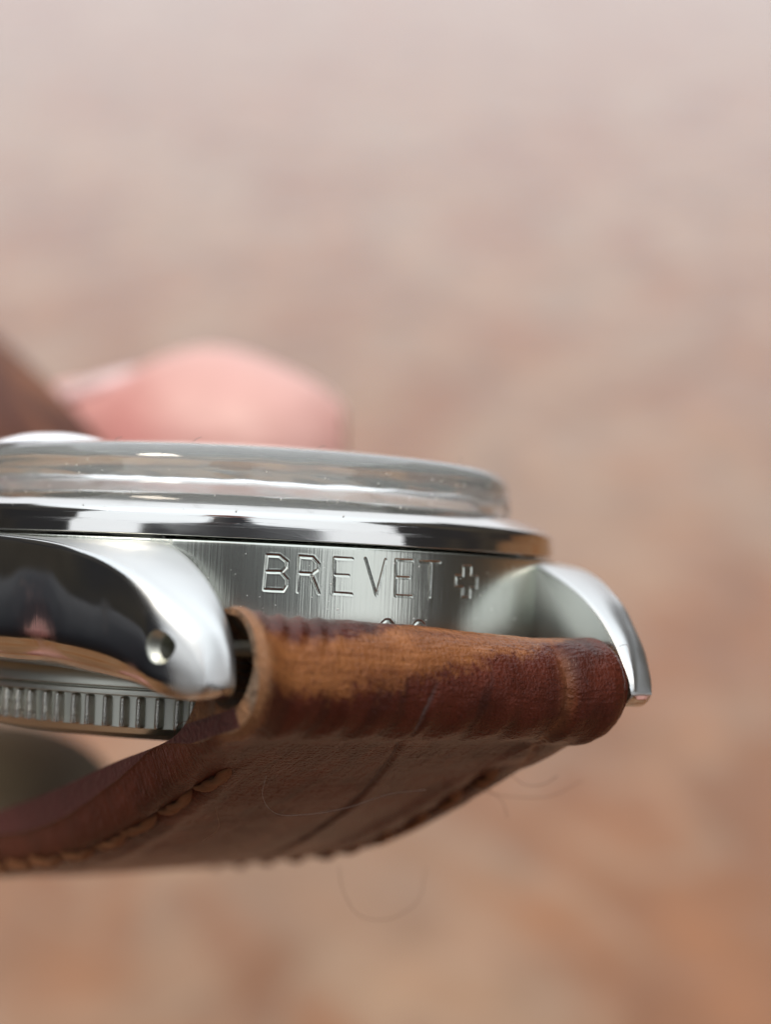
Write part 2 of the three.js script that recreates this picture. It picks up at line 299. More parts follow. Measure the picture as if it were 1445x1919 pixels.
mesh('dial', lathe([[0, 0.3], [12.9, 0.3], [13.0, 0.35], [13.1, 0.9], [13.6, 0.85], [13.6, -0.5], [0, -0.5]], 160), M.dial, watch);

// case back with its coin edge
{
  const cb = mesh('case_back', lathe([[14.2, -5.9], ...roundPts([[15.55, -6.0], [15.55, -6.95], [15.3, -6.98], [15.3, -7.06], [15.5, -7.08], [15.5, -7.34], [15.02, -7.36], [14.98, -8.85], [14.6, -9.15], [12, -9.6]], 0.04, 3), [0, -9.8]], 300), M.dullSteel, watch);
  const shape = new THREE.Shape(); shape.moveTo(-0.2, -0.05); shape.quadraticCurveTo(-0.1, 0.06, -0.06, 0.3); shape.quadraticCurveTo(0, 0.36, 0.06, 0.3); shape.quadraticCurveTo(0.1, 0.06, 0.2, -0.05);
  const rib = new THREE.ExtrudeGeometry(shape, { depth: 1.2, bevelEnabled: true, bevelSize: 0.07, bevelThickness: 0.12, bevelSegments: 2, curveSegments: 4 });
  rib.rotateX(-Math.PI / 2); rib.scale(1, 1, -1); // out along +z, up along y
  { const ix = rib.index; const p = rib.attributes.position; if (!ix) for (const a of Object.values(rib.attributes)) for (let k = 0; k < a.count; k += 3) for (let c = 0; c < a.itemSize; c++) { const o = a.array, i1 = (k + 1) * a.itemSize + c, i2 = (k + 2) * a.itemSize + c, s = o[i1]; o[i1] = o[i2]; o[i2] = s; } }
  rib.computeVertexNormals(); const rg = toCreasedNormals(rib, 0.9); rg.translate(0, -8.72, 14.98); rg.scale(MM, MM, MM);
  const N = 112;
  for (let k = 0; k < N; k++) { const m = new THREE.Mesh(rg, M.ridge); m.name = 'ridge'; m.castShadow = m.receiveShadow = true; m.rotation.y = k / N * Math.PI * 2 + 0.012 * (rnd() - 0.5); cb.add(m); }
}
// spring bars
for (const s of [1, -1]) {
  const g = lathe([[0, -9.95], [0.36, -9.95], [0.36, -9.8], [0.4, -9.75], [0.4, -8.6], [0.62, -8.5], [0.62, 8.5], [0.4, 8.6], [0.4, 9.75], [0.36, 9.8], [0.36, 9.95], [0, 9.95]], 24);
  g.rotateZ(Math.PI / 2); g.translate(0, -4.76, s * 19.5); mesh('spring_bar', g, M.dullSteel, watch);
}

// ---------- strap ----------
// leather colour and relief in strap coordinates: u = across (-10..10 mm), v = along the outer face from the back of the loop (0..64 mm)
const VL = 64; // edges of the rubbed patch, in mm along the strap, at each place across it
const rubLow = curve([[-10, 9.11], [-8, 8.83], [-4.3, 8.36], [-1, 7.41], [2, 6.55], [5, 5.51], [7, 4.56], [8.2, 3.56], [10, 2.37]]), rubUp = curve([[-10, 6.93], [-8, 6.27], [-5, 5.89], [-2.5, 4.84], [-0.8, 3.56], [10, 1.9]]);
const ARC = 2.72; // mm per radian on the loop
const phiOf = (s) => (s / ARC) * 180 / Math.PI - 80; // degrees from the top of the loop, forward
const creaseX = curve([[7.5, -0.75], [9.3, -1.3], [11, -1.2], [14, -0.1], [17.2, 0.9], [20, 1.5], [25, 2.1], [30, 2.5], [40, 4.0]]);
const stitchX = (e, s) => e < 0 ? -Math.min(8.6, 7.35 + 0.07 * Math.max(0, s - 18)) : Math.min(8.5, 8.0 + 0.03 * Math.max(0, s - 18));
const leatherCol = texture(1024, 2048, (u, v) => {
  const x = u * 20 - 10, s = v * VL;
  const n1 = fbm(x * 0.9 + 3, s * 0.7, 5), n2 = fbm(x * 7, s * 7 + 30, 3), n3 = fbm(x * 0.35 + 60, s * 2.4 + 8, 4);
  let c = [0.082, 0.018, 0.0095];
  const k = 0.55 + 0.9 * n1; c = c.map((q) => q * k);
  // darker dye streaks
  const st = sstep(0.52, 0.72, fbm(x * 1.1 + 11 + 0.12 * s, s * 0.22, 3)); c = [lerp(c[0], 0.03, 0.5 * st), lerp(c[1], 0.011, 0.5 * st), lerp(c[2], 0.008, 0.5 * st)];
  // rubbed raw patch where the dye has worn off
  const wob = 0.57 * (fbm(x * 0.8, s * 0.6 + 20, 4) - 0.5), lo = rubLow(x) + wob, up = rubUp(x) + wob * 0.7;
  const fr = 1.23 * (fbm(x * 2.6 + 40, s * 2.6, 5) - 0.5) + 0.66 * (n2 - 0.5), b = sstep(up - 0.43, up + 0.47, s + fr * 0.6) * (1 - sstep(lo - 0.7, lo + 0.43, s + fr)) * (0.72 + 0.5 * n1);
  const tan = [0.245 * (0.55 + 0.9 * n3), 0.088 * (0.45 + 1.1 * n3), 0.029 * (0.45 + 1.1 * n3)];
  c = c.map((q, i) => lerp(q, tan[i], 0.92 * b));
  // raw cut ends
  const raw = sstep(8.9, 9.55, -x + 0.7 * (n2 - 0.5)) * (1 - sstep(14, 15.7, s)); c = [lerp(c[0], 0.27, raw * 0.85), lerp(c[1], 0.13, raw * 0.85), lerp(c[2], 0.06, raw * 0.85)];
  // pale streak beside the stitched border
  const bx = 6.2 + 0.45 * Math.max(0, s - 10.5) - x + 0.3 * (n1 - 0.5), bs = Math.exp(-((bx / 0.35) ** 2)) * sstep(4.7, 6.6, s) * (0.4 + n3); c = [lerp(c[0], 0.24, bs * 0.5), lerp(c[1], 0.09, bs * 0.5), lerp(c[2], 0.04, bs * 0.5)];
  // crease tinted paler and greyer
  const cr = Math.exp(-(((x - creaseX(s) + 0.12 * (n2 - 0.5)) / 0.09) ** 2)) * sstep(7.4, 9, s) * (1 - sstep(20, 38, s)) * (0.2 + 1.1 * n2); c = [lerp(c[0], 0.17, cr * 0.6), lerp(c[1], 0.14, cr * 0.6), lerp(c[2], 0.13, cr * 0.6)];
  const pore = sstep(0.62, 0.8, n2) * 0.35; return c.map((q) => q * (1 - pore) * (0.85 + 0.3 * n2));
}, true);
const leatherBump = texture(1024, 2048, (u, v) => { const x = u * 20 - 10, s = v * VL; return 0.3 * fbm(x * 9, s * 9, 4) + 0.3 * fbm(x * 1.3, s * 8 + 9, 4) + 0.25 * fbm(x * 6 + 3, s * 1.1, 3) + 0.15 * vnoise(x * 26, s * 26); });
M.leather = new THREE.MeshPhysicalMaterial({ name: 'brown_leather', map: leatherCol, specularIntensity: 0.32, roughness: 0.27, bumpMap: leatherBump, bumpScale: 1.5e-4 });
const rawCol = texture(512, 512, (u, v) => { const n = fbm(u * 30, v * 30, 5), m = fbm(u * 6 + 4, v * 6, 3), g = sstep(0.5, 0.68, m); return [lerp(0.27, 0.2, g) * (0.5 + n), lerp(0.135, 0.13, g) * (0.5 + n), lerp(0.062, 0.082, g) * (0.5 + n)]; }, true);
const rawBump = texture(512, 512, (u, v) => fbm(u * 70, v * 70, 4));
M.rawEdge = new THREE.MeshPhysicalMaterial({ name: 'raw_leather', map: rawCol, roughness: 0.9, bumpMap: rawBump, bumpScale: 3e-4 });
const edgeCol = texture(512, 512, (u, v) => { const n = fbm(u * 40, v * 40, 4); return [0.06 * (0.5 + n), 0.018 * (0.5 + n), 0.015 * (0.5 + n)]; }, true);
M.edge = new THREE.MeshPhysicalMaterial({ name: 'painted_edge', map: edgeCol, roughness: 0.42, bumpMap: rawBump, bumpScale: 8e-5 });
const liningCol = texture(512, 512, (u, v) => { const n = fbm(u * 50, v * 50, 4); return [0.085 * (0.6 + 0.8 * n), 0.066 * (0.6 + 0.8 * n), 0.036 * (0.6 + 0.8 * n)]; }, true);
M.lining = new THREE.MeshPhysicalMaterial({ name: 'lining', map: liningCol, roughness: 0.7, bumpMap: rawBump, bumpScale: 1e-4 });
M.thread = new THREE.MeshPhysicalMaterial({ name: 'thread', color: new THREE.Color(0.24, 0.09, 0.03), roughness: 0.75, bumpMap: hairline, bumpScale: 6e-5 });

// a strap half: closed side contour (z, y) swept across, padded towards the middle
function makeStrap(outerTail, innerTail, topOf, sz, label) {
  const bot = -8.65, zc = 19.7, NX = 150;
  const samp = (pts, n) => { const c = new THREE.CatmullRomCurve3(pts.map(([z, y]) => new THREE.Vector3(0, y, z)), false, 'centripetal'); return c.getSpacedPoints(n).map((p) => [p.z, p.y]); };
  const NT = 96, N1 = 150, N2 = 120; // loop, outer tail, inner tail
  const tailO = samp(outerTail, N1), tailI = samp(innerTail, N2);
  const contour = (x) => { // list of [z, y, kind, s]
    const top = topOf(x), cy = (top + bot) / 2, ry = (top - bot) / 2, rz = 2.75 + 0.5 * sstep(7.8, 9.8, -x), q = [];
    for (let k = 0; k <= NT; k++) { const f = lerp(-80, 172, k / NT) * Math.PI / 180; q.push([zc + rz * Math.sin(f), cy + ry * Math.cos(f), 0]); }
    // blend from the loop's bottom into the tail
    for (let k = 2; k <= N1; k++) q.push([tailO[k][0], tailO[k][1], 1]);
    for (let k = 0; k <= N2; k++) q.push([tailI[N2 - k][0], tailI[N2 - k][1], 2]);
    let s = 0; q.forEach((p, i) => { if (i && p[2] < 2) s += Math.hypot(p[0] - q[i - 1][0], p[1] - q[i - 1][1]); p[3] = s; });
    return q;
  };
  const C0 = contour(0), n = C0.length, hw = 9.8, groups = { face: [], lining: [] };
  const nrm = C0.map((p, i) => { const a = C0[(i + n - 1) % n], b = C0[(i + 1) % n], dz = b[0] - a[0], dy = b[1] - a[1], l = Math.hypot(dz, dy) || 1; return [-dy / l, dz / l]; });
  const NF = NT + 1 + N1 - 1; // points of the outer face
  const at = (x, i, c) => {
    const p = c[i], ax = Math.abs(x), s = p[3]; let [nz, ny] = nrm[i], off = 0;
    // nrm points outward for the clockwise contour (checked by sign below)
    if (p[2] < 2) {
      const body = sstep(15, 22, s), e = sstep(6.6, 9.8, ax);
      off -= body * (x < 0 ? 0.2 * e ** 2 + 1.3 * sstep(8.4, 9.72, ax) ** 1.5 : 0.1 * sstep(9.0, 9.8, ax)); off += 0.34 * body * Math.max(0, 1 - ((x + 1.5) / 7) ** 2); // the border is pressed thinner than the padded middle
      off -= 0.3 * sstep(9.15, 9.75, ax) ** 2;
      { const sx = Math.abs(stitchX(Math.sign(x), s)), per = 0.5 + 0.5 * Math.cos((s - 16.6) / 3.75 * Math.PI * 2); off -= body * (0.2 + 0.28 * per) * Math.exp(-(((ax - sx + 0.12) / 0.27) ** 2)); } // stitch channel, deepest at the holes
      off += 0.14 * body * Math.exp(-(((ax - 6.6) / 0.6) ** 2));
      off += 0.1 * (fbm(x * 0.8 + 5, s * 0.9 + sz * 7, 4) - 0.5) + 0.05 * (fbm(x * 4, s * 4 + 3, 3) - 0.5);
      if (sz > 0) {
        off -= 0.16 * Math.exp(-(((x - creaseX(s)) / 0.12) ** 2)) * sstep(7.4, 9, s) * (1 - sstep(34, 46, s)); off += 0.07 * sstep(0, 0.15, x - creaseX(s)) * (1 - sstep(0.2, 1.6, x - creaseX(s))) * sstep(12, 18, s);
        const phi = phiOf(s), wr = sstep(-30, 0, phi) * (1 - sstep(45, 70, phi)) * sstep(-9.4, -8.6, x) * (1 - sstep(-6.4, -4.2, x));
        off += 0.07 * wr * Math.sin((x + 0.025 * phi * 0.8) * 6.6) ; // little wrinkles over the fold
        off += 0.05 * sstep(90, 110, phi) * (1 - sstep(170, 200, phi)) * Math.sin((x + 0.012 * phi) * 3.1 + 2 * fbm(x, s * 0.5, 2));
        off -= 0.12 * Math.exp(-(((x - 6.2 - 0.45 * Math.max(0, s - 10.5)) / 0.2) ** 2)) * sstep(10, 40, phi) * (1 - sstep(15, 20, s)); off += 0.2 * sstep(6.3, 6.9, x) * (1 - sstep(8.5, 9.7, x)) * sstep(0, 60, phi) * (1 - sstep(13, 17, s));
      }
    } else off -= 0.12 * sstep(9.2, 9.8, ax) ** 2;
    return [x, p[1] + ny * off, (p[0] + nz * off)];
  };
  const xs = []; for (let j = 0; j <= NX; j++) { const t = j / NX * 2 - 1; xs.push((t < 0 ? 9.72 : hw) * Math.sign(t) * (1 - (1 - Math.abs(t)) ** 1.15)); }
  const cs = xs.map(contour);
  const sheet = (i0, i1, uvf) => { const g = grid(i1 - i0 + 1, xs.length, (i, j) => { const p = at(xs[j], (i0 + i) % n, cs[j]); const [u, v] = uvf(xs[j], cs[j][(i0 + i) % n], p); return [p[0], p[1], sz * p[2], u, v]; }); return g; };
  const fixWinding = (g, want) => { const ix = g.index.array; for (let k = 0; k < ix.length; k += 3) { const s = ix[k + 1]; ix[k + 1] = ix[k + 2]; ix[k + 2] = s; } g.computeVertexNormals(); return g; };
  let face = sheet(0, NF - 1, (x, c) => [(x + 10) / 20, c[3] / VL]); if (sz < 0) face = fixWinding(face);
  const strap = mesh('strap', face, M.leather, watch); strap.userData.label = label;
  let lin = sheet(NF - 1, n, (x, c, p) => [x / 20, p[2] / 20]); if (sz < 0) lin = fixWinding(lin);
  mesh('lining', lin, M.lining, strap);
  // hollow of the loop and the cut ends
  const hz = 19.55, hy = -5.25, hr = 1.85, hole = []; for (let k = 0; k < 48; k++) { const t = k / 48 * Math.PI * 2; const w = 1 + 0.1 * (vnoise(Math.cos(t) * 2 + 8, Math.sin(t) * 2 + 3) - 0.5); hole.push([hz + 2.5 * w * Math.cos(t), hy + hr * 1.1 * w * Math.sin(t)]); }
  const holeAt = (x) => { const k = lerp(1, 0.66, sstep(-9.72, -8.2, x)); return ([z, y]) => [hz + (z - hz) * k, hy - 0.35 * (1 - k) / 0.34 + (y - hy) * k]; };
  const tube = grid(48, 25, (i, j) => { const x = lerp(-9.72, hw, (j / 24) ** 1.6), h = holeAt(x)(hole[i]); return [x, h[1], sz * h[0], i / 8, x / 5]; }, true); mesh('bar_channel', tube, M.rawEdge, strap);
  for (const e of [-1, 1]) {
    const x = e < 0 ? -9.72 : hw, j = e < 0 ? 0 : xs.length - 1, ring = []; for (let i = 0; i < n; i++) { const p = at(x, i, cs[j]); ring.push(new THREE.Vector2(p[2], p[1])); }
    // loop end: between the loop contour and the hollow
    const li = []; for (let i = 0; i <= NT; i++) li.push(ring[i]);
    const parts = { loop: [], edge: [] };
    const rim = hole.map(holeAt(x)).map((h) => new THREE.Vector2(h[0], h[1])), shapeTris = THREE.ShapeUtils.triangulateShape(ring, [rim]);
    const all = [...ring, ...rim];
    // dense caps: subdivide once so that bump and ragged relief can show
    const pos = { a: [], b: [] }, uv = { a: [], b: [] };
    for (const [a, b, c] of shapeTris) {
      const key = Math.min(all[a].x, all[b].x, all[c].x) > 15.4 ? 'a' : 'b';
      const order = (e < 0) === (sz > 0) ? [a, b, c] : [a, c, b];
      for (const k of order) { pos[key].push(x, all[k].y, sz * all[k].x); uv[key].push(all[k].x / 12, all[k].y / 12); }
    }
    for (const [key, nm, mt] of [['a', 'cut_end', M.rawEdge], ['b', 'edge', M.edge]]) {
      if (!pos[key].length) continue;
      const g = new THREE.BufferGeometry(); g.setAttribute('position', new THREE.Float32BufferAttribute(pos[key], 3)); g.setAttribute('uv', new THREE.Float32BufferAttribute(uv[key], 2)); g.computeVertexNormals(); mesh(nm, g, mt, strap);
    }
  }
  // stitches along both borders
  const stitch = (() => { const g = new THREE.CapsuleGeometry(0.28, 2.7, 6, 20, 34); const p = g.attributes.position; for (let k = 0; k < p.count; k++) { const y = p.getY(k), a = Math.atan2(p.getZ(k), p.getX(k)), tw = (1 + 0.3 * Math.cos(2 * a + y * 5.5) + 0.06 * Math.cos(9 * a + y * 16)) * (1 - 0.12 * y * y / 2); const bow = 0.36 * (1 - (y / 1.62) ** 2) - 0.2; p.setX(k, p.getX(k) * tw * 0.95); p.setZ(k, p.getZ(k) * tw * 0.8 + bow); } g.computeVertexNormals(); g.scale(MM, MM, MM); return g; })();
  for (const e of [-1, 1]) for (let s = 18.47; s < 62; s += 3.75) {
    const j = xs.reduce((b, x, k) => Math.abs(x - stitchX(e, s)) < Math.abs(xs[b] - stitchX(e, s)) ? k : b, 0), c = cs[j];
    let i = 0; while (i < NF - 2 && c[i][3] < s) i++;
    const p = new THREE.Vector3(...at(xs[j], i, c)), q = new THREE.Vector3(...at(xs[j], Math.min(NF - 1, i + 4), c)); p.z *= sz; q.z *= sz;
    const dir = q.clone().sub(p).normalize().add(new THREE.Vector3((0.16 + 0.12 * (rnd() - 0.5)) * e * sz, 0, 0)).normalize(), out = new THREE.Vector3(0, nrm[i][1], sz * nrm[i][0]);
    const side = new THREE.Vector3().crossVectors(dir, out).normalize(), o2 = new THREE.Vector3().crossVectors(side, dir);
    const m = new THREE.Mesh(stitch, M.thread); m.name = 'stitch'; m.castShadow = m.receiveShadow = true;
    m.quaternion.setFromRotationMatrix(new THREE.Matrix4().makeBasis(side, dir, o2)); m.position.copy(p).addScaledVector(out, e > 0 ? 0.02 : 0.1).multiplyScalar(MM); strap.add(m);
  }
  return strap;
}
const tailOut = [[20.1, -8.62], [19.0, -8.75], [16.5, -9.8], [13.3, -11.1], [8, -13.5], [2, -15.8], [-3, -17.15], [-9, -18.3], [-18, -19.9], [-28, -20.8], [-38, -19.6], [-46, -17.0], [-56, -16.4], [-72, -17]];
const tailIn = [[17.0, -6.6], [15.8, -7.9], [14.6, -8.75], [6.7, -10.9], [-0.35, -12.9], [-8.4, -14.9], [-18, -17.2], [-28, -18.4], [-36, -17.5], [-43, -15.2], [-52, -14.1], [-72, -14.6]];
makeStrap(tailOut, tailIn, curve([[-9.8, -2.65], [-9.2, -2.95], [-8.2, -3.2], [-5, -3.32], [0, -3.5], [3, -3.7], [6, -3.86], [8, -3.82], [9.8, -3.7]]), 1, 'worn brown leather strap half with a pale rubbed band over its fold');
// far half bends up: its outer face is the upper one
{
  const o = [[19.9, -8.7], [21.5, -8.6], [24, -8.2], [29, -6.2], [35, -2.2], [40, 2], [45, 6], [56, 11.3], [70, 16.8], [86, 22]];
  const i = [[19.4, -2.85], [21.5, -2.9], [24, -3.2], [29, -2.6], [34, 0.6], [39, 4.9], [45, 8.9], [56, 14], [70, 19.3], [86, 24.4]];
  const samp = (pts) => new THREE.CatmullRomCurve3(pts.map(([z, y]) => new THREE.Vector3(0, y, z)), false, 'centripetal').getSpacedPoints(90).map((p) => [p.z, p.y]);
  const a = samp(o), b = samp(i), back = []; for (let k = 1; k < 12; k++) { const t = -Math.PI / 2 - k / 12 * Math.PI; back.push([19.6 + 2.9 * Math.sin(t + Math.PI / 2 * 0) * 1, -5.77 + 2.9 * Math.cos(t) * 0 + 2.9 * Math.cos(Math.PI * (k / 12)) * -1]); }
  const loop = []; for (let k = 0; k <= 24; k++) { const t = Math.PI * k / 24; loop.push([19.6 - 2.9 * Math.sin(t), -5.78 + 2.93 * Math.cos(t)]); }
  const ring = [...b.slice().reverse(), ...loop.slice(1, -1), ...a], xs = [-9.8, -9.5, -8.6, -7, -3, 3, 7, 8.6, 9.5, 9.8];
  const g = grid(ring.length, xs.length, (k, j) => { const e = sstep(7, 9.8, Math.abs(xs[j])), up = k < b.length ? 1 : 0, pull = up * 0.6 * e * e; return [xs[j], ring[k][1] - pull, -ring[k][0], (xs[j] + 10) / 20, 0.42 + k / 320]; }, true);
  const caps = [];
  for (const j of [0, xs.length - 1]) { const sh = ring.map((p, k) => new THREE.Vector2(-p[0], p[1] - (k < b.length ? 0.6 : 0))), t = THREE.ShapeUtils.triangulateShape(sh, []), c = new THREE.BufferGeometry(), ps = [], uv = []; for (const q of t) for (const k of (j ? [q[0], q[1], q[2]] : [q[0], q[2], q[1]])) { ps.push(xs[j], sh[k].y, sh[k].x); uv.push(sh[k].x / 12, sh[k].y / 12); } c.setAttribute('position', new THREE.Float32BufferAttribute(ps, 3)); c.setAttribute('uv', new THREE.Float32BufferAttribute(uv, 2)); c.computeVertexNormals(); caps.push(c); }
  const farCol = texture(512, 512, (u, v) => { const n = fbm(u * 26, v * 26, 4), m = sstep(0.42, 0.66, fbm(u * 11 + 3, v * 11, 3)); return [lerp(0.08, 0.21, m) * (0.6 + 0.8 * n), lerp(0.028, 0.08, m) * (0.6 + 0.8 * n), lerp(0.016, 0.034, m) * (0.6 + 0.8 * n)]; }, true);  // lighter copy of the strap leather: the daylight on this half is mixed into its colour
  const st = mesh('strap', g, new THREE.MeshPhysicalMaterial({ name: 'lit_leather', map: farCol, specularIntensity: 0.12, roughness: 0.55, bumpMap: rawBump, bumpScale: 1e-4 }), watch); st.userData.label = 'brown leather strap half bent up behind the watch';
  mesh('edge', mergeGeometries(caps), M.edge, st);
}

// ---------- dust and fibres ----------
{
  const bits = [], speck = new THREE.IcosahedronGeometry(1, 0);
  const put = (x, y, z, r) => { const g = speck.clone(); g.scale(r * (0.7 + 0.9 * rnd()), r * (0.5 + 0.5 * rnd()), r * (0.7 + 0.9 * rnd())); g.rotateY(rnd() * 3); g.rotateX(rnd() * 3); g.translate(x, y, z); bits.push(g); };
  for (let k = 0; k < 120; k++) { const t = -1.3 + 2.4 * rnd(), r = 0.018 + 0.03 * rnd() ** 3; if (rnd() < 0.6) { const q = rnd(); put((14.9 + 2.1 * q) * Math.sin(t), 2.2 - 0.9 * q + 0.02, (14.9 + 2.1 * q) * Math.cos(t), r); } else { const y = -0.3 - 3 * rnd(), u = -0.55 + 1.1 * rnd(); put(17.21 * Math.sin(u), y, 17.21 * Math.cos(u), r); } }
  for (let k = 0; k < 60; k++) { const t = -1.4 + 2.6 * rnd(), y = 2.3 + 1.5 * rnd(), R = y > 3.3 ? 14.62 : 14.71; put(R * Math.sin(t), y, R * Math.cos(t), 0.016 + 0.03 * rnd() ** 3); }
  const d = mesh('dust', mergeGeometries(bits), new THREE.MeshStandardMaterial({ name: 'dust', color: new THREE.Color(0.6, 0.58, 0.54), roughness: 0.9 }), watch); d.userData.kind = 'stuff';
  const pale = new THREE.MeshStandardMaterial({ name: 'pale_fibre', color: new THREE.Color(0.27, 0.22, 0.19), roughness: 0.8 }), brown = new THREE.MeshStandardMaterial({ name: 'brown_fibre', color: new THREE.Color(0.2, 0.1, 0.055), roughness: 0.8 });
  const fibre = (pts, r, m) => mesh('fibre', new THREE.TubeGeometry(new THREE.CatmullRomCurve3(pts.map((p) => new THREE.Vector3(...p))), 40, r, 5), m, watch);
  // lint lying on the strap and hairs standing off its stitched border
  fibre([[-6.6, -10.4, 17.6], [-5.8, -11.6, 15.8], [-4.4, -12.5, 14.6], [-2.6, -12.6, 14.2], [-0.6, -12.3, 14.4], [1.2, -11.6, 15.2], [3.2, -11.4, 15.3]], 0.013, pale);
  fibre([[8.9, -10.9, 14.2], [9.9, -11.4, 14.0], [10.6, -11.3, 14.6], [11.0, -10.8, 15.2]], 0.013, brown);
  fibre([[9.0, -12.0, 11.6], [10.4, -12.2, 12.2], [12.2, -12.1, 13.0], [13.6, -11.2, 13.8]], 0.012, brown);
  fibre([[8.9, -11.8, 12.0], [9.6, -12.4, 12.4], [9.8, -13.2, 12.6]], 0.013, brown);
  fibre([[3.8, -16.4, 6.0], [3.6, -17.6, 7.0], [4.2, -18.7, 7.6], [5.8, -18.9, 8.0], [7.4, -18.0, 8.2], [8.2, -16.4, 7.6]], 0.012, brown);
  fibre([[-9.2, -8.8, 16.4], [-9.4, -8.2, 15.4], [-9.5, -8.5, 14.2], [-9.3, -9.2, 13.4]], 0.014, brown);
  fibre([[-7.4, -12.2, 14.2], [-6.9, -13.2, 13.6], [-7.0, -14.0, 12.2]], 0.013, brown);
  fibre([[9.6, -4.2, 21.2], [9.9, -4.0, 21.8], [9.7, -4.6, 22.4], [10.0, -5.2, 22.3]], 0.014, pale);
  for (const [t, l] of [[-0.62, 0.5], [-0.2, 0.35], [0.42, 0.6], [-0.9, 0.3]]) fibre([[14.1 * Math.sin(t), 4.55, 14.1 * Math.cos(t)], [14.1 * Math.sin(t + 0.01), 4.6 + l * 0.3, 14.15 * Math.cos(t + 0.01)], [14.1 * Math.sin(t + 0.03), 4.62 + l * 0.5, 14.1 * Math.cos(t + 0.03)]], 0.014, pale);
}

